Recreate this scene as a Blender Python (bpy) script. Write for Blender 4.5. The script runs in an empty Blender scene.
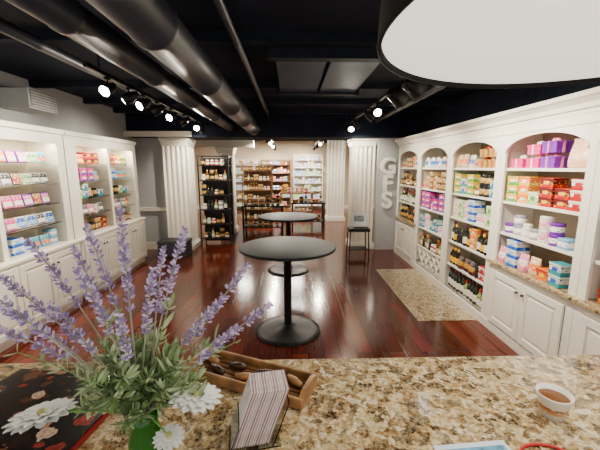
import bpy,bmesh,math,random
from mathutils import Vector,Matrix
random.seed(7)
S=bpy.context.scene; C=S.collection
R=math.radians
# ------------------------------------------------------------------ materials
MC={}
def rgb(c): return (c[0],c[1],c[2],1)
def mat(name,col,rough=.5,metal=0,es=0,trans=0,coat=0,var=.12,scale=12,bump=0,ior=1.45,spec=.5):
    if name in MC: return MC[name]
    m=bpy.data.materials.new(name); m.use_nodes=True; n=m.node_tree; b=n.nodes['Principled BSDF']
    tc=n.nodes.new('ShaderNodeTexCoord'); nz=n.nodes.new('ShaderNodeTexNoise'); nz.inputs['Scale'].default_value=scale; nz.inputs['Detail'].default_value=4
    n.links.new(tc.outputs['Object'],nz.inputs['Vector'])
    r=n.nodes.new('ShaderNodeValToRGB'); r.color_ramp.elements[0].position=.3; r.color_ramp.elements[1].position=.7
    r.color_ramp.elements[0].color=rgb([max(0,x*(1-var)) for x in col]); r.color_ramp.elements[1].color=rgb([min(1,x*(1+var)) for x in col])
    n.links.new(nz.outputs[0],r.inputs[0]); n.links.new(r.outputs[0],b.inputs['Base Color'])
    b.inputs['Roughness'].default_value=rough; b.inputs['Metallic'].default_value=metal
    b.inputs['Transmission Weight'].default_value=trans; b.inputs['Coat Weight'].default_value=coat; b.inputs['IOR'].default_value=ior
    b.inputs['Specular IOR Level'].default_value=spec
    if es: b.inputs['Emission Color'].default_value=rgb(col); b.inputs['Emission Strength'].default_value=es
    if bump:
        bp=n.nodes.new('ShaderNodeBump'); bp.inputs['Strength'].default_value=bump; bp.inputs['Distance'].default_value=.01
        n.links.new(nz.outputs[0],bp.inputs['Height']); n.links.new(bp.outputs[0],b.inputs['Normal'])
    MC[name]=m; return m
def packmat(c1,c2,c3,lo=.35,hi=.72):
    k=('p',c1,c2,c3,lo,hi)
    if k in MC: return MC[k]
    m=bpy.data.materials.new('printed_pack'); m.use_nodes=True; n=m.node_tree; L=n.links; b=n.nodes['Principled BSDF']
    tc=n.nodes.new('ShaderNodeTexCoord'); sp=n.nodes.new('ShaderNodeSeparateXYZ'); L.new(tc.outputs['Generated'],sp.inputs[0])
    r=n.nodes.new('ShaderNodeValToRGB'); r.color_ramp.interpolation='CONSTANT'; e=r.color_ramp.elements
    e[0].position=0; e[0].color=rgb(c1); e[1].position=lo; e[1].color=rgb(c2)
    x=e.new(hi); x.color=rgb(c1)
    L.new(sp.outputs[2],r.inputs[0])
    nz=n.nodes.new('ShaderNodeTexVoronoi'); nz.inputs['Scale'].default_value=4.5; L.new(tc.outputs['Generated'],nz.inputs['Vector'])
    cr=n.nodes.new('ShaderNodeValToRGB'); cr.color_ramp.interpolation='CONSTANT'; cr.color_ramp.elements[0].color=(1,1,1,1); cr.color_ramp.elements[1].color=(0,0,0,1); cr.color_ramp.elements[1].position=.3
    L.new(nz.outputs['Distance'],cr.inputs[0])
    mx=n.nodes.new('ShaderNodeMix'); mx.data_type='RGBA'; L.new(cr.outputs[0],mx.inputs[0]); L.new(r.outputs[0],mx.inputs[6]); mx.inputs[7].default_value=rgb(c3)
    L.new(mx.outputs[2],b.inputs['Base Color']); b.inputs['Roughness'].default_value=.4
    MC[k]=m; return m
def granite(name,scale,dark=1.0):
    m=bpy.data.materials.new(name); m.use_nodes=True; n=m.node_tree; L=n.links; b=n.nodes['Principled BSDF']
    tc=n.nodes.new('ShaderNodeTexCoord')
    nw=n.nodes.new('ShaderNodeTexNoise'); nw.inputs['Scale'].default_value=scale*.9; nw.inputs['Detail'].default_value=4; L.new(tc.outputs['Object'],nw.inputs['Vector'])
    ad=n.nodes.new('ShaderNodeMix'); ad.data_type='RGBA'; ad.blend_type='ADD'; ad.inputs[0].default_value=.045; L.new(tc.outputs['Object'],ad.inputs[6]); L.new(nw.outputs['Color'],ad.inputs[7])
    v=n.nodes.new('ShaderNodeTexVoronoi'); v.inputs['Scale'].default_value=scale; L.new(ad.outputs[2],v.inputs['Vector'])
    sp=n.nodes.new('ShaderNodeSeparateColor'); L.new(v.outputs['Color'],sp.inputs[0])
    np_=n.nodes.new('ShaderNodeTexNoise'); np_.inputs['Scale'].default_value=scale*.28; np_.inputs['Detail'].default_value=2; L.new(tc.outputs['Object'],np_.inputs['Vector'])
    ma=n.nodes.new('ShaderNodeMath'); ma.operation='MULTIPLY_ADD'; L.new(np_.outputs[0],ma.inputs[0]); ma.inputs[1].default_value=1.4; ma.inputs[2].default_value=-.72
    ms=n.nodes.new('ShaderNodeMath'); ms.operation='ADD'; ms.use_clamp=True; L.new(sp.outputs[0],ms.inputs[0]); L.new(ma.outputs[0],ms.inputs[1])
    r=n.nodes.new('ShaderNodeValToRGB'); r.color_ramp.interpolation='CONSTANT'; e=r.color_ramp.elements
    cols=[(0,(.022,.014,.009)),(.14,(.12,.065,.025)),(.26,(.33,.20,.08)),(.38,(.53,.39,.19)),(.56,(.72,.60,.38)),(.72,(.48,.35,.18)),(.82,(.82,.73,.54)),(.93,(.22,.17,.12))]
    e[0].position=0; e[0].color=rgb(cols[0][1]); e[1].position=cols[1][0]; e[1].color=rgb(cols[1][1])
    for p,c in cols[2:]: x=e.new(p); x.color=rgb(c)
    L.new(ms.outputs[0],r.inputs[0])
    n2=n.nodes.new('ShaderNodeTexNoise'); n2.inputs['Scale'].default_value=scale*2.2; n2.inputs['Detail'].default_value=8; n2.inputs['Roughness'].default_value=.75; L.new(tc.outputs['Object'],n2.inputs['Vector'])
    r2=n.nodes.new('ShaderNodeValToRGB'); e=r2.color_ramp.elements; e[0].position=.38; e[0].color=(.02,.012,.008,1); e[1].position=.63; e[1].color=(.84,.74,.52,1)
    x=e.new(.45); x.color=(.24,.15,.07,1); x=e.new(.53); x.color=(.58,.45,.25,1)
    L.new(n2.outputs[0],r2.inputs[0])
    mx=n.nodes.new('ShaderNodeMix'); mx.data_type='RGBA'; mx.inputs[0].default_value=.45; L.new(r.outputs[0],mx.inputs[6]); L.new(r2.outputs[0],mx.inputs[7])
    g=n.nodes.new('ShaderNodeGamma'); g.inputs[1].default_value=dark; L.new(mx.outputs[2],g.inputs[0])
    L.new(g.outputs[0],b.inputs['Base Color']); b.inputs['Roughness'].default_value=.12; b.inputs['Coat Weight'].default_value=.2
    return m
def woodfloor():
    m=bpy.data.materials.new('cherry_plank_floor'); m.use_nodes=True; n=m.node_tree; L=n.links; b=n.nodes['Principled BSDF']
    tc=n.nodes.new('ShaderNodeTexCoord'); mp=n.nodes.new('ShaderNodeMapping'); mp.inputs['Rotation'].default_value=(0,0,R(90)); L.new(tc.outputs['Object'],mp.inputs[0])
    br=n.nodes.new('ShaderNodeTexBrick'); L.new(mp.outputs[0],br.inputs['Vector'])
    br.inputs['Scale'].default_value=1; br.inputs['Brick Width'].default_value=1.25; br.inputs['Row Height'].default_value=.16; br.inputs['Mortar Size'].default_value=.004
    br.offset=.37; br.inputs['Color1'].default_value=(.20,.033,.013,1); br.inputs['Color2'].default_value=(.088,.013,.006,1); br.inputs['Mortar'].default_value=(.008,.003,.002,1)
    nz=n.nodes.new('ShaderNodeTexNoise'); m2=n.nodes.new('ShaderNodeMapping'); m2.inputs['Scale'].default_value=(18,1.2,1); L.new(tc.outputs['Object'],m2.inputs[0]); L.new(m2.outputs[0],nz.inputs['Vector']); nz.inputs['Scale'].default_value=2; nz.inputs['Detail'].default_value=6
    r=n.nodes.new('ShaderNodeValToRGB'); r.color_ramp.elements[0].position=.3; r.color_ramp.elements[0].color=(.6,.6,.6,1); r.color_ramp.elements[1].position=.75; r.color_ramp.elements[1].color=(1,.95,.9,1); L.new(nz.outputs[0],r.inputs[0])
    mx=n.nodes.new('ShaderNodeMix'); mx.data_type='RGBA'; mx.blend_type='MULTIPLY'; mx.inputs[0].default_value=1; L.new(br.outputs[0],mx.inputs[6]); L.new(r.outputs[0],mx.inputs[7])
    L.new(mx.outputs[2],b.inputs['Base Color']); b.inputs['Roughness'].default_value=.15; b.inputs['Specular IOR Level'].default_value=.4
    bp=n.nodes.new('ShaderNodeBump'); bp.inputs['Strength'].default_value=.25; bp.inputs['Distance'].default_value=.003; L.new(br.outputs['Fac'],bp.inputs['Height']); bp.invert=True; L.new(bp.outputs[0],b.inputs['Normal'])
    return m
WHITE=mat('white_paint',(.83,.79,.69),.38,var=.02)
DIMWHITE=mat('shaded_cabinet_interior',(.46,.40,.31),.5,var=.04)  # cream back panels with the dimmer interior's shade put into the colour
LEFTIN=mat('left_cabinet_interior',(.78,.68,.52),.5,var=.03)
GREY=mat('grey_plaster',(.40,.41,.42),.8,var=.06,scale=3)
GREYL=mat('pale_grey_wall',(.46,.47,.47),.7,var=.05)
CREAM=mat('cream_wall',(.62,.50,.35),.7,var=.05)
BLACKC=mat('black_ceiling_paint',(.010,.014,.028),.8,var=.3,scale=2,spec=.2)
BLACKW=mat('dark_wall_paint',(.014,.018,.030),.8,var=.2,spec=.2)
DUCT=mat('black_duct_metal',(.040,.046,.062),.42,metal=.1,var=.2,scale=3)
BLK=mat('black_metal',(.010,.010,.012),.4,var=.2,spec=.3)
BLKT=mat('black_table_laminate',(.016,.021,.023),.55,var=.2,scale=30,spec=.15)
PANEL=mat('blue_grey_panel',(.045,.062,.10),.6,var=.15,scale=3,spec=.2)
GR=granite('counter_granite',44,1.15); GR2=granite('floor_granite',45,.95)
GLASS=mat('clear_glass',(.92,.97,.95),.03,trans=1,var=.01)
BULB=mat('lamp_glow',(1,.93,.82),.5,es=60,var=.01)
DIFF=mat('shade_diffuser',(1,.98,.88),.6,es=1.1,var=.01)
STRIP=mat('led_strip',(1,.92,.78),.5,es=8,var=.01)
FILLP=mat('added_fill_panel',(1,.93,.82),.5,es=6,var=.01)  # glow of the added far room fill panels
BRASS=mat('dark_bronze',(.08,.06,.05),.35,metal=.8)
BRWD=mat('warm_brown_wood',(.18,.08,.03),.4,var=.35,scale=10)
# ------------------------------------------------------------------ mesh builder
class MB:
    def __init__(s): s.bm=bmesh.new(); s.m=[]
    def mi(s,m):
        if m not in s.m: s.m.append(m)
        return s.m.index(m)
    def box(s,c,sz,m,bev=0,rot=None,seg=2):
        M=Matrix.Translation(c)
        if rot is not None: M=M@rot
        M=M@Matrix.Diagonal((sz[0],sz[1],sz[2],1))
        r=bmesh.ops.create_cube(s.bm,size=1,matrix=M); i=s.mi(m)
        fs={f for v in r['verts'] for f in v.link_faces}
        for f in fs: f.material_index=i
        if bev:
            es=list({e for v in r['verts'] for e in v.link_edges})
            bmesh.ops.bevel(s.bm,geom=es,offset=bev,segments=seg,affect='EDGES',profile=.5)
        return s
    def b6(s,x0,x1,y0,y1,z0,z1,m,bev=0): return s.box(((x0+x1)/2,(y0+y1)/2,(z0+z1)/2),(x1-x0,y1-y0,z1-z0),m,bev)
    def lathe(s,prof,m,c=(0,0,0),seg=24,M=None,smooth=True,sq=None):
        i=s.mi(m); rings=[]
        T=Matrix.Translation(c)
        if M is not None: T=T@M
        for r,z in prof:
            if r<1e-5: rings.append([s.bm.verts.new(T@Vector((0,0,z)))])
            else:
                ring=[]
                for k in range(seg):
                    a=2*math.pi*k/seg; x=math.cos(a); y=math.sin(a)
                    if sq:
                        x=math.copysign(abs(x)**sq,x); y=math.copysign(abs(y)**sq,y)
                    ring.append(s.bm.verts.new(T@Vector((r*x,r*y,z))))
                rings.append(ring)
        for a,b in zip(rings[:-1],rings[1:]):
            for k in range(seg):
                k2=(k+1)%seg
                if len(a)==1 and len(b)==1: continue
                if len(a)==1: vs=[a[0],b[k],b[k2]]
                elif len(b)==1: vs=[a[k],a[k2],b[0]]
                else: vs=[a[k],a[k2],b[k2],b[k]]
                try:
                    f=s.bm.faces.new(vs); f.material_index=i; f.smooth=smooth
                except ValueError: pass
        return s
    def tube(s,pts,r,m,seg=8,cap=True):
        pts=[Vector(p) for p in pts]; i=s.mi(m); rings=[]; n=len(pts)
        up=Vector((0,0,1))
        for k,p in enumerate(pts):
            d=(pts[min(k+1,n-1)]-pts[max(k-1,0)]).normalized()
            u=d.cross(up)
            if u.length<.05: u=d.cross(Vector((0,1,0)))
            u.normalize(); v=d.cross(u).normalized()
            rr=r[k] if isinstance(r,(list,tuple)) else r
            rings.append([s.bm.verts.new(p+u*rr*math.cos(2*math.pi*j/seg)+v*rr*math.sin(2*math.pi*j/seg)) for j in range(seg)])
        for a,b in zip(rings[:-1],rings[1:]):
            for k in range(seg):
                f=s.bm.faces.new([a[k],a[(k+1)%seg],b[(k+1)%seg],b[k]]); f.material_index=i; f.smooth=True
        if cap:
            for rg in (rings[0],rings[-1]):
                f=s.bm.faces.new(rg); f.material_index=i
        return s
    def prism(s,pts,d0,d1,m,plane='xz'):
        i=s.mi(m)
        def P(a,b,d): return {'xz':(a,d,b),'yz':(d,a,b),'xy':(a,b,d)}[plane]
        A=[s.bm.verts.new(P(a,b,d0)) for a,b in pts]; B=[s.bm.verts.new(P(a,b,d1)) for a,b in pts]
        n=len(pts); fs=[s.bm.faces.new(A),s.bm.faces.new(B[::-1])]
        for k in range(n): fs.append(s.bm.faces.new([A[k],B[k],B[(k+1)%n],A[(k+1)%n]]))
        for f in fs: f.material_index=i
        return s
    def mesh(s,name):
        bmesh.ops.recalc_face_normals(s.bm,faces=s.bm.faces[:])
        me=bpy.data.meshes.new(name); s.bm.to_mesh(me); s.bm.free()
        for m in s.m: me.materials.append(m)
        return me
    def obj(s,name,parent=None,loc=(0,0,0),rot=(0,0,0)):
        o=bpy.data.objects.new(name,s.mesh(name)); C.objects.link(o); o.location=loc; o.rotation_euler=rot
        if parent: o.parent=parent
        return o
def tag(o,label,cat,group=None,kind=None):
    o['label']=label; o['category']=cat
    if group: o['group']=group
    if kind: o['kind']=kind
    return o
def empty(name,loc,rz=0,label='',cat='',group=None):
    o=bpy.data.objects.new(name,None); C.objects.link(o); o.location=loc; o.rotation_euler=(0,0,rz); o.empty_display_size=.1
    return tag(o,label,cat,group)
# ------------------------------------------------------------------ room
def struct(name,x0,x1,y0,y1,z0,z1,m,label,cat):
    return tag(MB().b6(x0,x1,y0,y1,z0,z1,m).obj(name),label,cat,kind='structure')
CEIL=2.88
struct('floor',-5.2,4.2,-.6,14.6,-.1,0,woodfloor(),'glossy dark cherry wood plank floor','floor')
struct('ceiling',-5.2,4.2,-.6,14.6,CEIL,CEIL+.1,BLACKC,'black painted open ceiling','ceiling')
struct('wall_left',-3.45,-3.3,-.6,7.25,0,CEIL,GREY,'grey plaster wall above the white display cabinets','wall')
struct('wall_right',2.70,2.85,-.6,7.2,0,CEIL,BLACKW,'dark painted wall behind the built-in shelves','wall')
struct('wall_back',-5.2,4.2,14.4,14.55,0,CEIL,CREAM,'cream wall at the end of the far room','wall')
struct('wall_far_left',-5.2,-5.05,7.4,14.4,0,CEIL,CREAM,'cream side wall of the far room','wall')
struct('wall_far_right',4.05,4.2,7.2,14.4,0,CEIL,CREAM,'cream side wall of the far room','wall')
struct('wall_alcove',-5.2,-2.72,7.25,7.4,0,CEIL,GREYL,'pale grey wall section beside the fluted column','wall')
struct('wall_sign',1.84,4.2,7.05,7.2,0,2.40,GREYL,'pale grey wall carrying metal letters','wall')
struct('trim_1',-5.2,4.2,7.0-.05,7.75,2.40,CEIL,BLACKC,'black soffit beam across the opening','beam')
struct('trim_2',-3.3,-2.0,6.82,6.94,2.40,2.50,WHITE,'white lintel moulding over the column','moulding')
struct('trim_3',-3.6,-1.0,9.1,9.35,2.32,2.62,WHITE,'white header beam in the far room','beam')
struct('trim_4',-3.3,-2.72,7.2,7.25,.86,.93,WHITE,'white chair rail on the grey wall','moulding')
struct('trim_5',1.5,2.215,3.62,5.62,0,.006,GR2,'beige speckled granite floor inlay in front of the shelves','floor inlay')
struct('baseboard_alcove',-3.3,-2.72,7.215,7.25,0,.15,WHITE,'white baseboard below the grey wall','baseboard')
struct('baseboard_back',-5.05,4.05,14.37,14.4,0,.15,WHITE,'white baseboard of the far wall','baseboard')
for i,y in enumerate([1.6,2.9,4.5,5.6,6.5]):
    struct('trim_%d'%(10+i),-3.3,2.7,y,y+.09,CEIL-.08,CEIL,BLACKW,'black ceiling joist','beam')
struct('trim_20',-.13,.33,3.1,4.42,CEIL-.14,CEIL-.085,PANEL,'blue grey ceiling access panel','ceiling panel')
struct('trim_21',.37,.82,3.1,4.42,CEIL-.14,CEIL-.085,PANEL,'blue grey ceiling access panel','ceiling panel')
struct('trim_22',-.19,.88,3.0,3.1,CEIL-.17,CEIL-.081,BLACKW,'black frame around the ceiling panels','beam')
struct('trim_23',-.19,.88,4.42,4.48,CEIL-.17,CEIL-.081,BLACKW,'black frame around the ceiling panels','beam')
def duct(x,z,r,y0,y1,label,ring=1.15):
    b=MB(); prof=[(0,0),(r,0)]
    y=.6
    while y<y1-y0-.2:
        prof+=[(r,y-.03),(r*1.07,y-.022),(r*1.07,y+.022),(r,y+.03)]; y+=ring
    prof+=[(r,y1-y0),(0,y1-y0)]
    b.lathe(prof,DUCT,seg=28,M=Matrix.Rotation(R(-90),4,'X'))
    return tag(b.obj('ceiling_duct',loc=(x,y0,z)),label,'duct')
duct(-.74,2.56,.13,.2,6.93,'large round black spiral ventilation duct under the ceiling')
duct(-1.20,2.60,.095,.2,6.93,'round black ventilation duct beside the larger duct')
duct(-1.95,2.74,.045,.2,6.93,'thin black pipe along the ceiling',2)
duct(-.42,2.76,.03,.2,6.93,'thin black conduit along the ceiling',2)
duct(1.75,2.74,.05,2.2,6.93,'thin black pipe above the shelves',2)
def column(x,y,h,a,label):
    e=empty('column',(x,y,0),0,label,'column')
    pts=[]; n=5; fr=a/n*.72
    for side in range(4):
        ang=side*math.pi/2; ca,sa=math.cos(ang),math.sin(ang)
        L=[(-a,-a)]
        for k in range(n):
            c=-a+(k+.5)*2*a/n
            for j in range(7):
                t=math.pi*j/6; L.append((c-fr*math.cos(t),-a+fr*.9*math.sin(t)))
        for px,py in L: pts.append((px*ca-py*sa,px*sa+py*ca))
    MB().prism(pts,.16,h-.17,WHITE,'xy').obj('shaft',e)
    b=MB(); b.b6(-a-.04,a+.04,-a-.04,a+.04,0,.12,WHITE,.008); b.b6(-a-.02,a+.02,-a-.02,a+.02,.12,.16,WHITE,.008); b.obj('base',e)
    b=MB(); b.b6(-a-.012,a+.012,-a-.012,a+.012,h-.17,h-.12,WHITE,.005); b.b6(-a-.03,a+.03,-a-.03,a+.03,h-.12,h-.06,WHITE,.008); b.b6(-a-.05,a+.05,-a-.05,a+.05,h-.06,h,WHITE,.01); b.obj('capital',e)
column(-2.42,7.36,2.40,.255,'square white fluted column beside the dark storage box')
column(1.56,7.36,2.40,.235,'square white fluted column beside the lettered wall')
column(1.50,11.2,CEIL,.27,'square white fluted column in the far room')
column(-1.75,9.2,2.32,.2,'square white fluted column under the far header beam')
LM=mat('pale_letter_metal',(.95,.93,.86),.4,var=.03)
for ch,z in (('G',1.80),('F',1.44),('S',1.08)):
    cu=bpy.data.curves.new('letter',type='FONT'); cu.body=ch; cu.size=.48; cu.extrude=.02; cu.bevel_depth=.003; cu.offset=.010; cu.align_x='CENTER'; cu.align_y='CENTER'
    o=bpy.data.objects.new('tmp',cu); C.objects.link(o); bpy.context.view_layer.update()
    me=bpy.data.meshes.new_from_object(o.evaluated_get(bpy.context.evaluated_depsgraph_get())); bpy.data.objects.remove(o)
    me.materials.clear(); me.materials.append(LM)
    L=bpy.data.objects.new('wall_letter',me); C.objects.link(L); L.location=(2.06,7.026,z); L.rotation_euler=(R(90),0,0)
    tag(L,'pale raised metal letter %s mounted on the grey wall'%ch,'letter','stacked sign letters')
# ------------------------------------------------------------------ products
T={}
def tmpl(key,b,w,d,h,name,label,cat): T[key]=(b.mesh(name),w,d,h,name,label,cat)
def lidbox(key,w,d,h,c1,c2,c3,label,name='carton',cat='box'):
    pm=packmat(c1,c2,c3); b=MB(); b.box((0,0,h/2),(w,d,h),pm,min(.006,h*.08))
    b.box((0,0,h-.012),(w+.005,d+.005,.02),mat('lid%s'%str(c2),c2,.4),.002)
    b.box((0,-d/2-.001,h*.5),(w*.45,.003,h*.36),mat('lbl%s'%str(c3),c3,.5),.001)
    tmpl(key,b,w+.006,d+.006,h,name,label,cat)
def gift(key,w,d,h,c1,c2,label):
    m1=mat('paper%s'%str(c1),c1,.35,var=.25,scale=40); m2=mat('rib%s'%str(c2),c2,.3)
    b=MB(); b.box((0,0,h*.4),(w,d,h*.8),m1,.004); b.box((0,0,h*.82),(w+.01,d+.01,h*.2),m1,.003)
    b.box((0,0,h*.47),(.02,d+.016,h*.94),m2,.002); b.box((0,0,h*.47),(w+.016,.02,h*.94),m2,.002)
    for sx in (-1,1): b.lathe([(0,-.014),(.02,-.012),(.026,0),(.02,.012),(0,.014)],m2,c=(sx*.022,0,h*.92+.012),seg=8,M=Matrix.Rotation(R(60*sx),4,'Y'))
    tmpl(key,b,w+.018,d+.018,h*.92+.03,'gift_box',label,'gift box')
def tin(key,r,h,c1,c2,label,sq=None):
    b=MB(); pm=packmat(c1,c2,c1,.25,.7); lid=mat('tinlid%s'%str(c1),c1,.25,metal=.3)
    b.lathe([(0,0),(r*.97,0),(r,.004),(r,h*.74),(r*.97,h*.75)],pm,seg=20,sq=sq); b.lathe([(r*1.03,h*.74),(r*1.03,h*.95),(r*.98,h),(0,h)],lid,seg=20,sq=sq)
    tmpl(key,b,2.08*r,2.08*r,h,'storage_tin',label,'tin')
def jar(key,r,h,c,lid,label):
    b=MB(); cm=mat('jarfill%s'%str(c),c,.15,coat=.5,var=.3,scale=50); lm=mat('jarlid%s'%str(lid),lid,.3)
    b.lathe([(0,0),(r*.92,0),(r,.008),(r,h*.68),(r*.75,h*.78)],cm,seg=18); b.lathe([(r*.8,h*.77),(r*.8,h*.96),(r*.75,h),(0,h)],lm,seg=18)
    b.lathe([(r*1.01,h*.2),(r*1.01,h*.55)],mat('paperlabel',(.85,.82,.74),.6),seg=18)
    tmpl(key,b,2.04*r,2.04*r,h,'glass_jar',label,'jar')
def bottle(key,r,h,c,cap,lab,label):
    b=MB(); g=mat('bottleglass%s'%str(c),c,.1,coat=.5,var=.1); cm=mat('cap%s'%str(cap),cap,.3); lm=mat('blabel%s'%str(lab),lab,.6,var=.2,scale=60)
    b.lathe([(0,0),(r*.9,0),(r,.01),(r,h*.55),(r*.9,h*.64),(r*.4,h*.74),(r*.34,h*.86)],g,seg=16)
    b.lathe([(r*.42,h*.84),(r*.42,h*.99),(r*.36,h),(0,h)],cm,seg=16); b.lathe([(r*1.015,h*.14),(r*1.015,h*.46)],lm,seg=16)
    tmpl(key,b,2.04*r,2.04*r,h,'bottle',label,'bottle')
def pouch(key,w,d,h,c1,c2,c3,label,name='snack_pouch'):
    pm=packmat(c1,c2,c3,.3,.65); b=MB(); i=b.mi(pm); rings=[]
    for t,f,wf in ((0,.85,.9),(.06,1,.97),(.3,1,1),(.6,.75,.98),(.82,.3,.95),(.88,.05,.92),(1,.03,.97)):
        ring=[]
        for k in range(16):
            a=2*math.pi*k/16; ring.append(b.bm.verts.new((w/2*wf*math.copysign(abs(math.cos(a))**.6,math.cos(a)),d/2*f*math.sin(a),t*h)))
        rings.append(ring)
    for a_,b_ in zip(rings[:-1],rings[1:]):
        for k in range(16):
            f=b.bm.faces.new([a_[k],a_[(k+1)%16],b_[(k+1)%16],b_[k]]); f.material_index=i; f.smooth=True
    b.bm.faces.new(rings[0]); b.bm.faces.new(rings[-1])
    tmpl(key,b,w,d,h,name,label,'bag')
PK=(.72,.015,.20);PU=(.18,.02,.36);WH=(.80,.76,.66);GN=(.06,.34,.03);RD=(.48,.008,.008);YE=(.80,.44,.01);BU=(.01,.10,.52);OR=(.78,.14,.005);BK=(.015,.015,.015);CRM=(.66,.46,.22);TE=(.02,.30,.32);LP=(.74,.25,.38);LB=(.20,.48,.74);BR=(.12,.045,.015);GY=(.34,.34,.38);LG=(.38,.60,.18);GD=(.48,.27,.035);DK=(.09,.008,.015)
gift('g1',.17,.14,.10,PK,WH,'magenta gift box tied with white ribbon'); gift('g2',.16,.14,.11,PU,LP,'purple gift box tied with pink ribbon'); gift('g3',.15,.13,.09,LP,WH,'soft pink gift box with white ribbon'); gift('g4',.15,.13,.10,GD,RD,'gold gift box with red ribbon')
lidbox('c1',.15,.13,.085,GN,YE,WH,'green and yellow tea carton'); lidbox('c2',.15,.13,.085,RD,DK,YE,'dark red carton with yellow label'); lidbox('c3',.14,.13,.085,YE,OR,WH,'yellow and orange paper carton'); lidbox('c4',.15,.14,.09,BU,WH,LB,'blue and white paper carton'); lidbox('c5',.16,.13,.09,PU,PK,WH,'purple and pink paper carton'); lidbox('c6',.14,.12,.085,RD,WH,RD,'red and white paper carton'); lidbox('c7',.14,.12,.09,BR,CRM,GD,'brown carton with cream band'); lidbox('c8',.13,.12,.12,LG,WH,GN,'pale green carton with white band'); lidbox('c9',.13,.12,.10,OR,RD,YE,'orange carton with red band'); lidbox('c10',.13,.11,.10,TE,WH,BU,'teal carton with white band')
tin('t1',.055,.10,PU,WH,'round purple tin with white label'); tin('t2',.055,.10,GY,WH,'round grey tin with white label'); tin('t3',.055,.12,WH,LP,'round white tin with pink band'); tin('t4',.06,.09,LB,WH,'square pale blue tin box',.45); tin('t5',.06,.10,CRM,RD,'square cream tin with red band',.45); tin('t6',.05,.13,BK,GD,'black tin with gold band')
jar('j1',.045,.12,(.30,.07,.008),GD,'amber preserve jar with gold lid'); jar('j2',.045,.12,(.40,.015,.015),WH,'red preserve jar with white lid'); jar('j3',.04,.11,(.55,.32,.03),BK,'honey jar with black lid'); jar('j4',.05,.13,(.60,.55,.42),WH,'pale jar with white lid')
bottle('b1',.038,.27,(.012,.02,.012),DK,WH,'dark glass bottle with white label'); bottle('b2',.036,.24,(.02,.012,.01),YE,YE,'dark bottle with yellow label'); bottle('b3',.035,.23,(.20,.07,.01),GD,CRM,'amber glass bottle with cream label'); bottle('b4',.036,.2,(.02,.02,.02),BK,BK,'black bottle with black cap'); bottle('b5',.035,.22,(.25,.32,.12),RD,WH,'pale green bottle with red cap')
pouch('p1',.13,.08,.17,LP,WH,PK,'pink printed pouch bag'); pouch('p2',.13,.08,.17,CRM,OR,WH,'peach printed pouch bag'); pouch('p3',.13,.08,.16,WH,BU,LB,'white and blue pouch bag'); pouch('p4',.13,.08,.17,BK,GD,RD,'black and gold pouch bag')
pouch('p5',.27,.16,.24,(.80,.44,.28),(.82,.52,.38),(.9,.7,.6),'large peach fabric gift bag','fabric_gift_bag')
def cardbox(key,w,h,c1,c2,c3,label):
    b=MB(); rot=Matrix.Rotation(R(-12),4,'X'); f=mat('cb%s'%str(c1),c1,.45)
    b.box((0,.012,h/2+.004),(w,.03,h),f,.003,rot); pm=packmat(c2,c3,WH,.2,.55); b.box((0,-.005,h/2+.004),(w*.86,.006,h*.82),pm,.001,rot)
    tmpl(key,b,w,.07,h,'boxed_card_set',label,'box')
cardbox('k1',.14,.13,CRM,RD,YE,'cream framed printed box standing upright'); cardbox('k2',.14,.13,WH,BU,LB,'white printed box with blue picture'); cardbox('k3',.13,.14,BK,GD,RD,'black printed box with gold picture'); cardbox('k4',.13,.13,LP,PK,WH,'pink printed box with floral picture'); cardbox('k5',.14,.12,WH,GN,LG,'white printed box with green picture'); cardbox('k6',.13,.13,LB,TE,OR,'pale blue printed gift box'); cardbox('k7',.13,.14,BR,OR,CRM,'brown printed box with orange picture'); cardbox('k8',.13,.13,PU,LP,WH,'lilac printed gift box standing upright'); cardbox('k9',.13,.13,GY,BK,WH,'grey printed box with dark picture')
def put(key,loc,rz,group,sc=1):
    me,w,d,h,n,lab,cat=T[key]; o=bpy.data.objects.new(n,me); C.objects.link(o); o.location=loc; o.rotation_euler=(0,0,rz); o.scale=(sc,sc,sc)
    tag(o,lab,cat,group); return o
def fill(fr,x0,x1,z,y0,keys,group,layers=1,gap=.012,clear=.3,jit=.04):
    ox,oy,phi=fr; x=x0; ca,sa=math.cos(phi),math.sin(phi); i=0
    while True:
        k=random.choice(keys) if not isinstance(keys,tuple) else keys[i%len(keys)]
        i+=1
        me,w,d,h=T[k][:4]; w2=w*1.03
        if x+w2>x1: break
        ly=y0+d/2+random.uniform(0,.02); lx=x+w2/2; rz=phi+random.uniform(-jit,jit)
        nl=layers if T[k][4] in ('carton','gift_box','storage_tin') else 1
        nl=min(nl,int((clear-.02)//h))
        if nl<1: nl=1
        nl=random.choice([nl,nl,nl,max(1,nl-1)])
        for l in range(nl): put(k,(ox+lx*ca-ly*sa,oy+lx*sa+ly*ca,z+l*(h+.0006)+.0004),rz,group)
        x+=w2+gap+random.uniform(0,gap)
# ------------------------------------------------------------------ cabinets
def door(parent,x0,x1,z0,z1,y,kx,kz):
    b=MB(); s=.065; t=.022
    b.b6(x0,x0+s,y-t,y,z0,z1,WHITE,.003); b.b6(x1-s,x1,y-t,y,z0,z1,WHITE,.003); b.b6(x0+s,x1-s,y-t,y,z0,z0+s,WHITE,.003); b.b6(x0+s,x1-s,y-t,y,z1-s,z1,WHITE,.003)
    b.b6(x0+s,x1-s,y-.008,y,z0+s,z1-s,WHITE); b.b6(x0+s+.03,x1-s-.03,y-.017,y-.006,z0+s+.03,z1-s-.03,WHITE,.006)
    d=b.obj('door',parent)
    k=MB().lathe([(0,0),(.006,0),(.006,.012),(.014,.018),(.015,.026),(.009,.033),(0,.034)],BRASS,seg=14,M=Matrix.Rotation(R(90),4,'X')).obj('knob',d,loc=(kx,y-t,kz)); k['label']='dark bronze knob'
W=1.12; D=.42
SHU=[1.12,1.45,1.79]; SHL=[.12,.45,.78]
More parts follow.
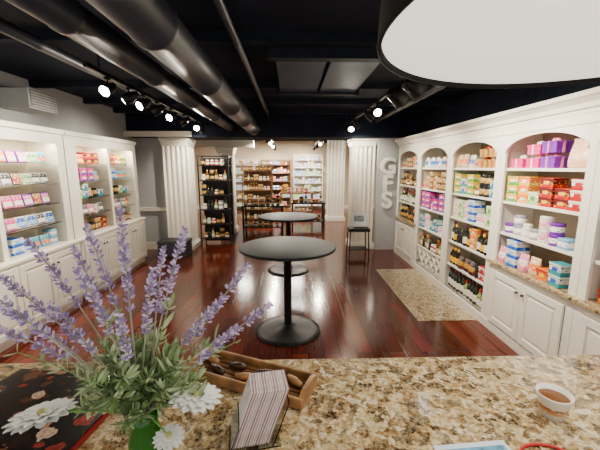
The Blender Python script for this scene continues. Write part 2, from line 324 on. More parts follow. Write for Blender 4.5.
def rightunit(yfar,doors,label,lattice=False):
    e=empty('bookcase',(2.22,yfar,0),R(-90),label,'cabinet'); w=W-.004
    b=MB(); b.b6(0,.03,.025,D,0,2.2,WHITE); b.b6(w-.03,w,.025,D,0,2.2,WHITE); b.b6(.03,w-.03,D-.02,D,0,2.2,DIMWHITE); b.b6(.03,w-.03,.025,D-.02,2.16,2.2,WHITE)
    st=.075; b.b6(0,st,0,.025,.1,1.94,WHITE); b.b6(w-st,w,0,.025,.1,1.94,WHITE)
    b.b6(-.0,w,-.012,.025,0,.1,WHITE,.004)
    arc=[(w/2-(w/2-st)*math.cos(math.pi*k/16),1.94+.16*math.sin(math.pi*k/16)) for k in range(0,17)]
    pts=[(0,2.2),(0,1.94)]+arc+[(w,1.94),(w,2.2)]
    b.prism(pts,0,.025,WHITE)
    b.tube([(a,-.004,z) for a,z in arc],.008,WHITE,6)
    b.b6(0,w,-.012,.0,2.12,2.15,WHITE,.004)
    b.b6(.03,w-.03,.06,D-.02,.08,.12,WHITE)
    if doors: b.b6(st,w-st,0,.025,.70,.765,WHITE); b.b6(.03,w-.03,.03,D-.02,.72,.76,WHITE)
    b.obj('body',e)
    for z in SHU+([] if doors else SHL[1:]):
        MB().b6(.032,w-.032,.03,D-.022,z-.028,z,WHITE,.003).obj('shelf',e)
    if doors:
        t=MB().b6(.001,w-.001,-.045,D-.022,.766,.80,GR,.006).obj('countertop',e); t['label']='speckled brown granite countertop'
        door(e,.08,w/2-.003,.115,.695,0,w/2-.04,.60); door(e,w/2+.003,w-.08,.115,.695,0,w/2+.04,.60)
    if lattice:
        b=MB()
        for k in range(5):
            for sg in (-1,1): b.box((.17+.195*k,.2,.285),(.41,.33,.012),WHITE,0,Matrix.Rotation(R(45*sg),4,'Y'))
        b.obj('lattice_rack',e)
    return (2.22,yfar,R(-90))
x0,x1=.085,W-.085
G_=.003
fr=rightunit(2.38+.0,True,'white built-in bookcase with arched opening and panelled doors')
for z,k in ((.8,['c6','c9','c4']),(1.12,['t2','t1']),(1.45,['c1','c2']),(1.79,['g1','g2'])): fill(fr,x0,x1-.5,z,.06,k,'boxed gifts on the nearest shelves',2)
fr=rightunit(3.50,True,'white arched bookcase with gift boxes above double panelled doors')
fill(fr,x0,x1-.3,1.79,.04,('g1','g1','g2','g3','g1'),'ribboned gift boxes on the top shelf',2,G_)
put('p5',(2.22+.14,3.5-W+.24,1.7904),R(-85),'ribboned gift boxes on the top shelf')
fill(fr,x0,x1,1.45,.03,('c1','c3','c8','c2','c2','c6'),'green and red cartons on the second shelf',3,G_)
fill(fr,x0,x1,1.12,.03,('t1','t2','j4','t2','t3','t1','t4'),'round tins on the third shelf',2,G_)
fill(fr,x0,x1,.80,.0,('p1','c4','p1','p2','c9','c10','c6','c3'),'bright cartons and pouches on the granite top',3,G_)
fr=rightunit(4.62,False,'white arched bookcase with open shelves down to the floor')
for z,k in ((1.79,['p2','g4','p3','t5']),(1.45,['c7','j1','c10','t6','c1']),(1.12,['j4','t3','c8','c4','j4']),(.78,['b2','b2','b4','c3','b1']),(.45,['b4','b2','p4','c6']),(.12,['b1','b3','b5'])): fill(fr,x0,x1,z,.03,k,'food packages on the open bookcase',3,G_)
fr=rightunit(5.74,False,'white arched bookcase with a diamond bottle rack at the bottom',True)
for z,k in ((1.79,['p3','t5','j4']),(1.45,['c8','c7','t5','t6']),(1.12,['t1','c5','j2','t3']),(.78,['c10','j4','c4','t3']),(.45,['b3','b4','b5','j2'])): fill(fr,x0,x1,z,.03,k,'packages above the diamond bottle rack',3,G_)
fr=rightunit(6.86,True,'white arched bookcase with panelled base doors next to the grey wall')
for z,k in ((1.79,['c7','t5','p3']),(1.45,['b3','j1','t6']),(1.12,['b5','j4','b1']),(.80,['t6','p4','c2'])): fill(fr,x0,x1,z,.03,k,'jars and boxes on the farthest bookcase',2,G_)
prof=[(2.64,2.2),(2.215,2.2),(2.215,2.225),(2.19,2.235),(2.185,2.27),(2.15,2.30),(2.12,2.31),(2.12,2.345),(2.64,2.345)]
tag(MB().prism(prof,1.26,6.87,WHITE,'xz').obj('trim_6'),'white crown moulding along the tops of the bookcases','moulding',kind='structure')
def leftunit(ynear,w,bays,label,st0,st1):
    e=empty('display_cabinet',(-2.82,ynear,0),R(90),label,'cabinet')
    b=MB(); b.b6(0,w,.0,.47,.08,.82,WHITE,.003); b.b6(.02,w-.02,.04,.47,0,.08,WHITE); b.obj('base',e)
    MB().b6(-.0,w,-.03,.47,.82,.855,WHITE,.006).obj('countertop',e)
    n=bays*2; dw=(w-.08)/n
    for k in range(n): door(e,.04+k*dw+.004,.04+(k+1)*dw-.004,.12,.79,0,.04+k*dw+(dw-.04 if k%2==0 else .04),.68)
    U=.07
    b=MB(); b.b6(0,st0-.01,U+.02,.47,.855,2.2,WHITE); b.b6(w-st1+.01,w,U+.02,.47,.855,2.2,WHITE); b.b6(st0-.01,w-st1+.01,.45,.47,.855,2.2,LEFTIN); b.b6(st0-.01,w-st1+.01,U+.02,.45,2.14,2.2,WHITE)
    iw=(w-st0-st1)/bays
    b.b6(0,st0,U,U+.02,.855,2.08,WHITE); b.b6(w-st1,w,U,U+.02,.855,2.08,WHITE)
    for k in range(1,bays):
        c=st0+k*iw; b.b6(c-.03,c+.03,U,U+.02,.855,2.08,WHITE); b.b6(c-.012,c+.012,U+.02,.45,.855,2.14,WHITE)
    b.b6(0,w,U,U+.02,2.08,2.2,WHITE); b.b6(-.005,w+.005,U-.03,.47,2.2,2.26,WHITE,.006); b.obj('hutch',e)
    out=[]
    for k in range(bays):
        xa=st0+k*iw+.035; xb=st0+(k+1)*iw-.035; out.append((xa,xb))
        for z in (1.12,1.36,1.60,1.84):
            s=MB().b6(xa-.01,xb+.01,U+.03,.445,z-.01,z,GLASS).obj('shelf',e); s['label']='clear glass shelf'
        MB().b6(xa,xb,U+.03,U+.055,2.11,2.135,STRIP).obj('light_strip',e)
        l=bpy.data.lights.new('cabinet_light','AREA'); l.shape='RECTANGLE'; l.size=xb-xa; l.size_y=.03; l.energy=13; l.color=(1,.86,.66)
        lo=bpy.data.objects.new('cabinet_light',l); C.objects.link(lo); lo.parent=e; lo.location=((xa+xb)/2,U+.045,2.105)
    return (-2.82,ynear,R(90)),out
fr,bs=leftunit(2.3,2.08,2,'white lit display cabinet with glass shelves of printed boxes',.09,.12)
for xa,xb in bs:
    for z,k in ((.855,['k2','k6','t4','c4','k9']),(1.12,['k6','k2','k4','k5','k9']),(1.36,['k8','k1','k4','k3','k5']),(1.60,['k7','k3','k2','k5','k9']),(1.84,['k3','k7','k5','k6','k8'])):
        fill(fr,xa+.003,xb,z,.14,k,'printed boxes in the nearest lit cabinet',2,.002,.23)
fr,bs=leftunit(4.40,1.95,2,'white lit display cabinet with two bays of small boxes',.22,.12)
for xa,xb in bs:
    for z,k in ((.855,['c7','j1','k3','t6','c2']),(1.12,['k1','k4','c7','k9','t3']),(1.36,['k3','c8','t5','c10','t6']),(1.60,['k3','k6','c4','k5','c5']),(1.84,['k1','j1','c1','c2','t6'])):
        fill(fr,xa+.003,xb,z,.14,k,'small boxes in the second lit cabinet',2,.002,.23)
# ------------------------------------------------------------------ bistro tables
def bistro(x,y,label):
    e=empty('bistro_table',(x,y,0),0,label,'table','round pedestal tables')
    MB().lathe([(0,.94),(.50,.94),(.512,.945),(.515,.955),(.512,.966),(.50,.97),(0,.97)],BLKT,seg=64).obj('tabletop',e)
    MB().lathe([(.042,.03),(.042,.90),(.10,.925),(.14,.94)],BLK,seg=28).obj('post',e)
    MB().lathe([(0,0),(.355,0),(.36,.006),(.355,.016),(.30,.026),(.12,.045),(.06,.075),(.043,.085)],BLK,seg=56).obj('base',e)
bistro(-.04,3.44,'round black pedestal table standing on the wood floor'); bistro(-.05,5.63,'round black pedestal table farther along the aisle')
# ------------------------------------------------------------------ service counter
e=empty('service_counter',(0,0,0),0,'panelled front counter base under the granite worktop','counter')
b=MB(); b.b6(-1.75,1.75,.32,1.05,0,1.055,WHITE,.004)
for k in range(5): b.b6(-1.65+k*.67,-1.05+k*.67,1.05,1.065,.15,.95,WHITE,.01)
b.obj('body',e)
tag(MB().b6(-1.85,1.85,.22,1.125,1.056,1.10,GR,.012).obj('countertop'),'polished beige and brown speckled granite worktop','countertop')
VX,VY=-.345,.69; CT=1.1005
b=MB(); gm=mat('green_glass',(.05,.36,.03),.04,trans=.75,var=.1)
b.lathe([(0,0),(.032,0),(.038,.01),(.040,.05),(.034,.09),(.028,.115),(.034,.14),(.031,.14),(.025,.115),(.031,.09),(.036,.05),(.034,.014),(0,.012)],gm,seg=32)
tag(b.obj('flower_vase',loc=(VX,VY,CT)),'small green glass vase holding artificial flowers','vase')
STEM=mat('lavender_stem',(.30,.30,.22),.7,var=.2); LAV=mat('lavender_bloom',(.28,.20,.40),.8,var=.35,scale=90); LAV2=mat('lavender_bloom_light',(.58,.48,.66),.85,var=.25,scale=90)
LEAF=mat('dusty_green_leaf',(.20,.31,.10),.7,var=.35,scale=40); LEAF2=mat('grey_green_leaf',(.40,.48,.27),.75,var=.25,scale=40); DST=mat('fresh_green_stem',(.12,.35,.05),.5)
def curve(a,c,t_,n=14):
    a,c,t_=Vector(a),Vector(c),Vector(t_); return [a*(1-s)**2+c*2*s*(1-s)+t_*s*s for s in [k/(n-1) for k in range(n)]]
def lavender(tip,bend=.12,frac=.5):
    base=Vector((VX+random.uniform(-.012,.012),VY+random.uniform(-.012,.012),CT+.13)); tip=Vector(tip)
    ctrl=base.lerp(tip,.5)+Vector((0,0,bend))
    pts=[p-base for p in curve(base,ctrl,tip,18)]
    e=empty('lavender_sprig',base,0,'tall artificial lavender sprig with pale purple florets in the vase','flower','lavender sprigs in the vase')
    MB().tube(pts,.0018,STEM,5).obj('stem',e)
    b=MB(); im=[b.mi(LAV),b.mi(LAV2)]
    L=(tip-base).length*frac; n=int(L/.013)
    for q in range(n):
        s=1-frac*(q/n); f=s*(len(pts)-1); k=min(int(f),len(pts)-2); p=pts[k].lerp(pts[k+1],f-k); d=(pts[k+1]-pts[k]).normalized()
        if q%7==6: continue
        rr=(.003+.006*min(1,q/6+.2)*(1-.25*q/n))*random.uniform(.7,1.15)
        u=d.cross(Vector((.3,1,.2))).normalized(); v=d.cross(u)
        for j in range(7):
            a=2*math.pi*(j+random.random()*.6)/7; o=u*math.cos(a)+v*math.sin(a); dd=(o*.9+d*random.uniform(.4,1)).normalized()
            M=Matrix.Translation(p+o*rr+d*random.uniform(-.006,.008))@dd.to_track_quat('Z','Y').to_matrix().to_4x4()@Matrix.Diagonal((.0028,.0028,.0066,1))
            r=bmesh.ops.create_icosphere(b.bm,subdivisions=1,radius=1,matrix=M); mi=random.choice(im)
            for vv in r['verts']:
                for ff in vv.link_faces: ff.material_index=mi
    b.obj('blossom',e)
tips=[(-.575,.72,1.64),(-.53,.80,1.60),(-.62,.60,1.62),(-.60,.66,1.51),(-.64,.69,1.45),(-.50,.66,1.52),(-.445,.72,1.67),(-.40,.78,1.70),(-.425,.64,1.60),(-.36,.70,1.645),(-.30,.76,1.61),(-.235,.72,1.66),(-.285,.66,1.59),(-.05,.70,1.495),(-.11,.78,1.56),(-.12,.66,1.46),(-.16,.72,1.50),(-.66,.74,1.55),(-.33,.60,1.52)]
for t_ in tips: lavender(t_,random.uniform(.02,.08),random.uniform(.40,.56))
def foliage(tip,nl=60):
    base=Vector((VX+random.uniform(-.012,.012),VY+random.uniform(-.012,.012),CT+.13)); tip=Vector(tip)
    ctrl=base.lerp(tip,.45)+Vector((0,0,.04)); pts=[p-base for p in curve(base,ctrl,tip,12)]
    e=empty('leaf_sprig',base,0,'grey-green artificial leaf sprig at the foot of the bouquet','foliage','leaf sprigs in the vase')
    MB().tube(pts,.0014,LEAF,5).obj('stem',e)
    b=MB()
    for q in range(nl):
        s=.2+.8*random.random(); f=s*(len(pts)-1); k=min(int(f),len(pts)-2); p=pts[k].lerp(pts[k+1],f-k); d=(pts[k+1]-pts[k]).normalized()
        o=Vector((random.gauss(0,1),random.gauss(0,1),random.gauss(.2,1))); o=(o-d*o.dot(d)).normalized()
        dr=(d*.6+o*.9).normalized(); sd=dr.cross(Vector((random.random(),random.random(),1))).normalized(); nn=dr.cross(sd).normalized()
        Ln=random.uniform(.016,.040); wd=Ln*random.uniform(.09,.16); m=random.choice((LEAF,LEAF2,LEAF2)); i=b.mi(m); prev=None
        for t_,wf in ((0,.2),(.3,.9),(.6,1),(.85,.6),(1,.05)):
            c=p+dr*Ln*t_-nn*Ln*.25*t_*t_; a=b.bm.verts.new(c+sd*wd*wf); z=b.bm.verts.new(c-sd*wd*wf)
            if prev: ff=b.bm.faces.new([prev[0],a,z,prev[1]]); ff.material_index=i; ff.smooth=True
            prev=(a,z)
    b.obj('leaves',e)
for k in range(40):
    a=2*math.pi*k/40; rr=random.uniform(.04,.14)
    foliage((VX+.005+rr*math.cos(a),VY+rr*.7*math.sin(a),CT+random.uniform(.15,.31)),72)
for t_ in ((-.60,.68,1.40),(-.54,.72,1.36),(-.16,.7,1.42),(-.12,.72,1.40),(-.42,.7,1.5),(-.27,.7,1.5)): foliage(t_,30)
PET=mat('white_petal',(.90,.90,.86),.55,var=.04); CEN=mat('flower_centre',(.50,.50,.16),.8,bump=.5,scale=200)
def daisy(c,nrm,r,label):
    base=Vector((VX,VY,CT+.13)); c=Vector(c); nrm=Vector(nrm).normalized()
    e=empty('daisy',base,0,label,'flower','white daisies in the vase')
    MB().tube([p-base for p in curve(base,base.lerp(c,.6)+Vector((0,0,.02)),c,10)],.002,DST,6).obj('stem',e)
    Q=Matrix.Translation(c-base)@nrm.to_track_quat('Z','Y').to_matrix().to_4x4(); b=MB(); i=b.mi(PET)
    for ly,(n,rf,lift) in enumerate(((16,1,.12),(13,.82,.3),(9,.5,.5))):
        for k in range(n):
            a=2*math.pi*(k+.5*ly)/n+random.uniform(-.08,.08); prev=None
            for t_,wf in ((.1,.35),(.35,.8),(.65,1),(.88,.75),(1,.15)):
                R_=r*rf*t_; z=R_*lift*(1-t_*.7)+ly*.002; w=r*.17*wf
                va=[b.bm.verts.new(Q@Vector((R_*math.cos(a)-s_*w*math.sin(a),R_*math.sin(a)+s_*w*math.cos(a),z+(0 if s_ else -.002)))) for s_ in (-1,0,1)]
                if prev:
                    for j in (0,1): ff=b.bm.faces.new([prev[j],prev[j+1],va[j+1],va[j]]); ff.material_index=i; ff.smooth=True
                prev=va
    b.obj('petals',e)
    MB().lathe([(0,.014),(.006,.013),(r*.13,.008),(r*.15,0)],CEN,seg=16,M=Q).obj('flower_centre',e)
daisy((-.527,.63,1.285),(-.1,.15,1),.064,'white artificial daisy leaning over the picture board'); daisy((-.222,.69,1.275),(.15,.1,1),.062,'white artificial daisy beside the green vase'); daisy((-.27,.64,1.215),(.1,-.2,1),.034,'small white artificial daisy under the leaves')
def picmat():
    m=bpy.data.materials.new('printed_sweets_cover'); m.use_nodes=True; n=m.node_tree; L=n.links; b=n.nodes['Principled BSDF']
    tc=n.nodes.new('ShaderNodeTexCoord')
    nw=n.nodes.new('ShaderNodeTexNoise'); nw.inputs['Scale'].default_value=28; nw.inputs['Detail'].default_value=3; L.new(tc.outputs['Object'],nw.inputs['Vector'])
    ad=n.nodes.new('ShaderNodeMix'); ad.data_type='RGBA'; ad.blend_type='ADD'; ad.inputs[0].default_value=.05; L.new(tc.outputs['Object'],ad.inputs[6]); L.new(nw.outputs['Color'],ad.inputs[7])
    v=n.nodes.new('ShaderNodeTexVoronoi'); v.inputs['Scale'].default_value=20; v.inputs['Randomness'].default_value=1; L.new(ad.outputs[2],v.inputs['Vector'])
    r=n.nodes.new('ShaderNodeValToRGB'); r.color_ramp.interpolation='CONSTANT'; e=r.color_ramp.elements; e[0].color=(1,1,1,1); e[1].position=.44; e[1].color=(0,0,0,1); x=e.new(.16); x.color=(.55,.55,.55,1); x=e.new(.25); x.color=(.85,.85,.85,1); L.new(v.outputs['Distance'],r.inputs[0])
    sp=n.nodes.new('ShaderNodeSeparateColor'); L.new(v.outputs['Color'],sp.inputs[0])
    c=n.nodes.new('ShaderNodeValToRGB'); c.color_ramp.interpolation='CONSTANT'; e=c.color_ramp.elements; e[0].color=(.30,.03,.02,1); e[1].position=.15; e[1].color=(.45,.22,.14,1)
    for p,q in ((.30,(.08,.03,.015,1)),(.55,(.16,.06,.03,1)),(.75,(.62,.42,.30,1)),(.84,(.03,.014,.010,1))): x=e.new(p); x.color=q
    L.new(sp.outputs[0],c.inputs[0])
    mx=n.nodes.new('ShaderNodeMix'); mx.data_type='RGBA'; L.new(r.outputs[0],mx.inputs[0]); mx.inputs[6].default_value=(.012,.008,.007,1); L.new(c.outputs[0],mx.inputs[7]); L.new(mx.outputs[2],b.inputs['Base Color']); b.inputs['Roughness'].default_value=.2
    return m
e=empty('picture_board',(-.74,.865,CT),R(-8),'glossy black board printed with chocolates and a dark red border','board')
MB().box((0,0,.008),(.44,.34,.016),mat('red_board',(.22,.01,.01),.3),.004).obj('backing',e)
MB().box((0,0,.0175),(.425,.325,.003),picmat()).obj('printed_face',e)
WD=mat('tray_wood',(.16,.07,.025),.4,var=.5,scale=25); WD2=mat('tray_wood_light',(.34,.17,.06),.45,var=.35,scale=25)
TA=R(-24)
e=empty('wooden_tray',(-.14,1.0,CT),TA,'narrow slatted wooden tray lying on the granite worktop','tray')
b=MB(); b.b6(-.205,.205,-.06,.06,.0,.004,WD)
for k in range(5): b.box((0,-.048+.024*k,.007),(.405,.019,.008),WD,.002)
b.obj('slatted_bottom',e)
for s in (-1,1): MB().box((0,s*.064,.018),(.43,.010,.036),WD2,.004).obj('side_rail',e)
for s in (-1,1): MB().prism([(-.059,.0),(.059,.0),(.059,.036),(.03,.046),(-.03,.046),(-.059,.036)],s*.208-.007,s*.208+.007,WD2,'yz').obj('end_rail',e)
DKW=mat('dark_roasted',(.05,.02,.010),.4,var=.4)
for k in range(7):
    b=MB(); b.lathe([(0,-.034),(.009,-.03),(.013,0),(.009,.03),(0,.034)],DKW if k%3 else WD2,seg=10,M=Matrix.Rotation(R(90),4,'Y'))
    lx=-.165+.053*k; ly=(-.022 if k%2 else .02)
    tag(b.obj('wrapped_stick',loc=(-.14+lx*math.cos(TA)-ly*math.sin(TA),1.0+lx*math.sin(TA)+ly*math.cos(TA),CT+.0245),rot=(0,0,TA+random.uniform(-.5,.5))),'short dark brown treat lying in the wooden tray','treat','treats in the wooden tray')
HX,HY=-.115,.765; hr=R(-80); LEAN=R(-20)
e=empty('card_holder',(HX,HY,CT),hr,'clear acrylic holder filled with leaning upright cards','card holder')
lean=Matrix.Rotation(LEAN,4,'X')
b=MB(); b.b6(-.05,.05,-.05,.08,0,.004,GLASS)
b.box((0,-.048+.012,.035),(.10,.003,.07),GLASS,0,lean); b.box((0,.058+.022,.062),(.10,.003,.122),GLASS,0,lean)
b.obj('holder_body',e)
ce=mat('card_edge',(.80,.76,.72),.6,var=.15,scale=60); ecols=[mat('card_edge_plum',(.30,.13,.22),.6),mat('card_edge_brown',(.36,.22,.15),.6),mat('card_edge_rose',(.60,.36,.40),.6),mat('card_edge_tan',(.55,.45,.34),.6)]
for k in range(14):
    b=MB(); b.box((0,0,.0775),(.085,.0026,.155),ecols[k%4],0); b.box((0,-.0024,.0775),(.083,.0022,.153),ce)
    ly=-.040+.0068*k
    tag(b.obj('postcard',loc=(HX-ly*math.sin(hr),HY+ly*math.cos(hr),CT+.007),rot=(LEAN,0,hr)),'pale printed card standing in the acrylic holder','card','cards in the acrylic holder')
e=empty('coffee_cup',(.745,.82,CT),0,'white paper cup of coffee with a tan printed band','cup'); e.scale=(.84,.84,.84)
cw=mat('cup_paper',(.80,.76,.68),.55,var=.02)
MB().lathe([(0,.004),(.034,.004),(.034,0),(.036,0),(.050,.074),(.053,.077),(.053,.081),(.049,.080),(.036,.01),(0,.008)],cw,seg=40).obj('cup_body',e)
MB().lathe([(.0402,.022),(.0462,.054)],packmat((.55,.28,.09),(.35,.12,.04),(.7,.6,.4)),seg=40).obj('printed_band',e)
MB().lathe([(0,.064),(.0466,.064)],mat('coffee',(.16,.055,.012),.08,var=.3),seg=40).obj('coffee',e)
b=MB(); b.box((0,0,.0015),(.19,.26,.003),mat('flyer_paper',(.70,.76,.80),.35)); b.box((0,.085,.0035),(.17,.06,.001),mat('flyer_blue',(.10,.30,.45),.35,var=.5,scale=60)); b.box((-.04,.0,.0035),(.09,.08,.001),mat('flyer_green',(.35,.5,.15),.35,var=.5,scale=60))
tag(b.obj('flyer',loc=(.46,.595,CT),rot=(0,0,R(4))),'pale printed flyer lying flat on the granite','paper')
tag(MB().tube([(.06*math.cos(a),.035*math.sin(a),.004) for a in [R(q) for q in range(0,341,20)]]+[(.10,-.03,.004)],.0038,mat('red_cord',(.5,.01,.01),.4),8).obj('red_cord',loc=(.62,.68,CT)),'red plastic cord loop lying on the granite','cord')
# ------------------------------------------------------------------ drum pendant
e=empty('drum_pendant_lamp',(.90,.90,2.15),0,'huge black drum pendant lamp with white inner diffuser','lamp')
SH=mat('black_shade_fabric',(.010,.010,.010),.8,spec=.2)
RR=.66
MB().lathe([(RR-.012,.02),(RR-.012,0),(RR,0),(RR-.02,.40),(RR-.032,.40),(RR-.012,.02)],SH,seg=96).obj('lamp_shade',e)
MB().lathe([(0,.03),(RR-.013,.018)],DIFF,seg=96).obj('diffuser',e)
b=MB(); b.tube([(0,0,.40),(0,0,CEIL-2.15)],.008,BLK,10); b.lathe([(0,.70),(.06,.70),(.065,.73),(0,.73)],BLK,seg=24); b.b6(-RR+.035,RR-.035,-.01,.01,.385,.405,BLK); b.obj('suspension_rod',e)
l=bpy.data.lights.new('pendant_light','AREA'); l.shape='DISK'; l.size=1.2; l.energy=16; l.color=(1,.94,.85); lo=bpy.data.objects.new('pendant_light',l); C.objects.link(lo); lo.parent=e; lo.location=(0,0,.014)
# ------------------------------------------------------------------ track lights
def rail(x,y0,y1,label): tag(MB().b6(x-.018,x+.018,y0,y1,2.60,2.63,BLK).b6(x-.005,x+.005,y0+.2,y0+.21,2.63,CEIL,BLK).b6(x-.005,x+.005,y1-.21,y1-.2,2.63,CEIL,BLK).obj('track_rail'),label,'light track')
def head(x,y,dr,en,box=False,sz=1,spot=65):
    e=empty('track_light',(x,y,2.60),0,'black adjustable track spotlight with a glowing bulb','spotlight','ceiling track spotlights')
    dr=Vector(dr).normalized(); Q=Matrix.Translation((0,0,-.10))@dr.to_track_quat('-Z','Y').to_matrix().to_4x4()
    b=MB(); b.box((0,0,-.012),(.03,.06,.024),BLK,.004); b.tube([(0,0,-.02),(0,0,-.08)],.007,BLK,8); b.obj('bracket',e)
    b=MB()
    r=.052*sz
    if box: b.lathe([(0,.11),(r*.8,.11),(r,.08),(r*1.15,-.07),(r*1.08,-.07),(r*.9,-.045)],BLK,seg=20,M=Q,sq=.5)
    else: b.lathe([(0,.10),(r*.55,.10),(r*.7,.06),(r,.02),(r,-.07),(r*.93,-.07),(r*.9,-.045)],BLK,seg=24,M=Q)
    b.obj('housing',e)
    bl=MB().lathe([(0,-.070),(r*.6,-.068),(r*.92,-.060)],BULB,seg=20,M=Q).obj('bulb',e); bl['label']='glowing warm white bulb'
    l=bpy.data.lights.new('spot','SPOT'); l.energy=en*1.95; l.spot_size=R(spot*1.4); l.spot_blend=.8; l.shadow_soft_size=.035; l.color=(1,.89,.72)
    lo=bpy.data.objects.new('spot',l); C.objects.link(lo); lo.parent=e; lo.matrix_local=Q@Matrix.Translation((0,0,-.080))
rail(-1.66,2.9,6.9,'long black light track under the ceiling beside the ducts'); rail(1.1,2.2,6.9,'long black light track above the bookcases')
for y,d,en in ((3.22,(-.1,-.85,-.5),60),(3.62,(-.9,-.4,-.6),75),(3.95,(-.4,-.8,-.5),65),(4.35,(-.9,-.2,-.6),75),(4.85,(-.3,-.85,-.45),65),(5.4,(-.9,0,-.6),75),(6.1,(.15,-.85,-.45),60),(6.5,(-.35,.7,-.7),100)): head(-1.66,y,d,en)
for y,d,en,bx in ((2.55,(.95,0,-.8),80,True),(3.05,(.95,.1,-.7),75,True),(3.5,(.9,.2,-.75),70,True),(4.34,(-.15,-.85,-.45),60,False),(4.75,(.9,.1,-.7),75,False),(5.6,(.8,.2,-.75),75,False),(6.2,(-.1,-.8,-.4),55,False),(6.6,(.5,.5,-.6),60,False)): head(1.1,y,d,en,bx,1.35 if bx else 1)
rail(-.6,8.2,13.4,'black light track in the far room'); rail(.9,8.2,13.4,'black light track in the far room')
for x,y,d in ((-.6,8.8,(-.5,.7,-.7)),(-.6,10.2,(-.2,-.9,-.3)),(-.6,11.6,(-.1,-.9,-.3)),(-.6,12.9,(-.2,.8,-.6)),(.9,8.9,(.3,.7,-.7)),(.9,10.3,(-.2,-.9,-.3)),(.9,11.5,(-.2,.8,-.6)),(.9,12.9,(-.2,.8,-.6))): head(x,y,d,95)
for x,y in ((-2.4,9.9),(.15,10.2),(.15,12.9),(-1.9,12.6),(2.6,10.4)):  # added panels hidden behind the soffit, put in to brighten the far room
    e=empty('added_fill_panel',(x,y,CEIL-.05),0,'added unseen fill panel brightening the far room','ceiling light','added far room fill panels')
    MB().b6(-.32,.32,-.32,.32,0,.049,WHITE,.005).obj('frame',e); MB().b6(-.29,.29,-.29,.29,-.004,-.0005,FILLP).obj('diffuser',e)
    l=bpy.data.lights.new('added_fill_light','AREA'); l.size=.56; l.energy=60 if y<12 else 110; l.color=(1,.92,.78); lo=bpy.data.objects.new('added_fill_light',l); C.objects.link(lo); lo.parent=e; lo.location=(0,0,-.008)
e=empty('wall_vent_unit',(-3.12,4.22,2.42),R(90),'pale grey louvred unit mounted high on the grey wall','vent unit')
b=MB(); b.box((0,0,.15),(.46,.34,.22),GREYL,.01); b.obj('housing',e)
b=MB(); VS=mat('vent_slot',(.2,.2,.2),.6); b.box((0,-.172,.15),(.41,.004,.19),VS)
for k in range(6): b.box((0,-.177,.075+k*.03),(.40,.012,.014),GREYL,0,Matrix.Rotation(R(30),4,'X'))
b.obj('louvre',e)
for x,y in ((2.3,3.6),(1.9,5.4)): tag(MB().lathe([(0,0),(.05,.002),(.06,.02),(.06,.04),(0,.04)],WHITE,seg=24).obj('smoke_detector',loc=(x,y,CEIL-.041)),'small round white smoke detector on the black ceiling','smoke detector','ceiling smoke detectors')
# ------------------------------------------------------------------ furniture near columns
e=empty('storage_ottoman',(-2.40,6.72,0),0,'low dark storage box beside the fluted column','ottoman')
dk=mat('dark_leatherette',(.04,.038,.045),.5,bump=.3,scale=60); MB().box((0,0,.13),(.58,.38,.26),dk,.015).obj('body',e); MB().box((0,0,.295),(.60,.40,.07),dk,.02).obj('lid',e)
e=empty('side_stand',(1.36,6.55,0),0,'small black metal stand in front of the column','stand')
MB().box((0,0,.56),(.42,.34,.06),BLK,.006).obj('tabletop',e)
for sx in (-1,1):
    for sy in (-1,1): MB().tube([(sx*.20,sy*.15,0),(sx*.18,sy*.14,.53)],.013,BLK,8).obj('leg',e)
b=MB(); b.box((0,-.14,.16),(.37,.014,.014),BLK); b.box((0,.14,.16),(.37,.014,.014),BLK); b.box((0,0,.165),(.37,.27,.008),BLK); b.obj('stretcher',e)
e=empty('sign_stand',(1.37,6.55,.591),0,'white tabletop sign board with printed lines on the black stand','sign')
rt=Matrix.Rotation(R(-8),4,'X')
MB().box((0,0,.006),(.20,.12,.012),BLK,.003).obj('stand_foot',e)
SB=mat('sign_board_white',(.88,.92,.95),.4,var=.02)
b=MB(); b.box((0,0,.165),(.30,.012,.29),SB,.003,rt); b.obj('board',e)
b=MB(); b.box((0,-.0085,.185),(.20,.003,.12),mat('sign_print',(.25,.30,.36),.5,var=.6,scale=30),0,rt); b.obj('printed_panel',e)
def rack(x,y,w,h,d,n,keys,label,m=BLK,rz=0,group='goods on the black racks',layers=2,back=False):
    e=empty('display_rack',(x,y,0),rz,label,'shelf')
    b=MB()
    for sx in (0,1):
        for sy in (0,1): b.box((sx*w-w/2,sy*d,h/2),(.028,.028,h),m,.003)
        for q in (.12,h-.02): b.box((sx*w-w/2,d/2,q),(.02,d,.02),m)
    b.box((0,d,h-.015),(w,.02,.02),m); b.box((0,0,h-.015),(w,.02,.02),m)
    if back: b.box((0,d,h/2),(w,.012,h-.1),m)
    b.obj('frame',e)
    a0,a1=-w/2+.03,w/2-.03; ca,sa=math.cos(rz),math.sin(rz)
    for k in range(n):
        z=.18+k*(h-.4)/(n-1); MB().box((0,d/2,z),(w-.01,d-.01,.018),m,.002).obj('shelf',e)
        cl=(h-.4)/(n-1)-.03; kk=[q for q in keys if T[q][3]<(cl if k<n-1 else .2)]
        fill((x,y,rz),a0,a1,z+.009,.04,kk,group,layers,.006,cl if k<n-1 else .22)
ALLK=['b3','b1','j2','t6','c6','c7','t2','t5','b5','c4','t3','g4','p3','c8','c10']
rack(-1.72,7.45,.66,2.05,.38,6,['b1','b3','j1','t6','b5','t2','j4','j2','b4'],'tall black metal rack stocked with bottles and jars beside the column',BLK,back=True)
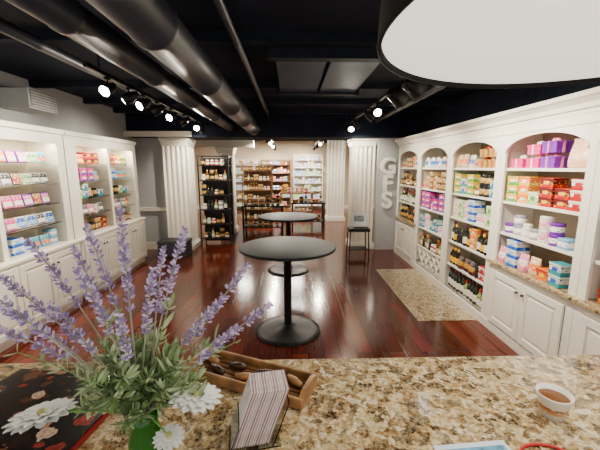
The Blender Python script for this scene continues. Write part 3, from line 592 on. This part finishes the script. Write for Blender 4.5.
rack(-1.05,10.3,.9,1.9,.35,6,['b3','b1','j2','c7','t6','b5','j4'],'brown wooden shelf of bottles in the far room',BRWD,back=True)
rack(-2.0,13.9,1.2,2.1,.4,6,ALLK,'white rack of colourful goods against the far wall',WHITE,back=True)
rack(-.62,13.9,1.2,2.1,.4,6,ALLK+['g1','p1','g2','c2'],'brown wooden shelf of mixed goods against the far wall',BRWD,back=True)
rack(.72,13.9,1.2,2.3,.4,7,['t3','t4','j4','p3','c4','k2','c8'],'bright white rack of pale goods against the far wall',WHITE,back=True)
def dtable(x,y,w,d,h,keys,label,m=BLK):
    e=empty('display_table',(x,y,0),0,label,'table'); MB().box((0,0,h-.02),(w,d,.04),m,.005).obj('tabletop',e)
    for sx in (-1,1):
        for sy in (-1,1): MB().box((sx*(w/2-.04),sy*(d/2-.04),(h-.04)/2),(.045,.045,h-.04),m,.003).obj('leg',e)
    MB().box((0,0,.22),(w-.06,d-.06,.025),m,.003).obj('lower_shelf',e)
    fill((x-w/2,y-d/2,0),.05,w-.05,h,.08,keys,'goods on the dark display tables',2,.02,.4); fill((x-w/2,y-d/2,0),.05,w-.05,.2325,.08,keys,'goods on the dark display tables',1,.03,.3)
dtable(-.75,8.9,1.1,.6,.80,['b1','j1','b3','t6','c7'],'dark wooden display table of bottles in the far room')
dtable(.50,9.8,1.0,.6,.78,['j2','c2','b3','p4','b1'],'dark display table of jars in the far room')
dtable(.2,12.0,1.2,.6,.9,['c6','g4','b5','t5'],'brown display table of boxes near the far wall',BRWD)
# ------------------------------------------------------------------ world / camera
w=bpy.data.worlds.new('World'); S.world=w; w.use_nodes=True; nt=w.node_tree; bg=nt.nodes['Background']; bg.inputs[0].default_value=(1,.96,.90,1); bg.inputs[1].default_value=1.3
cam=bpy.data.cameras.new('cam'); cam.lens=19.8; cam.sensor_width=36; cam.clip_start=.02; co=bpy.data.objects.new('cam',cam); C.objects.link(co); co.location=(0,0,1.8); co.rotation_euler=(R(90-9.97),0,R(-1.56)); S.camera=co
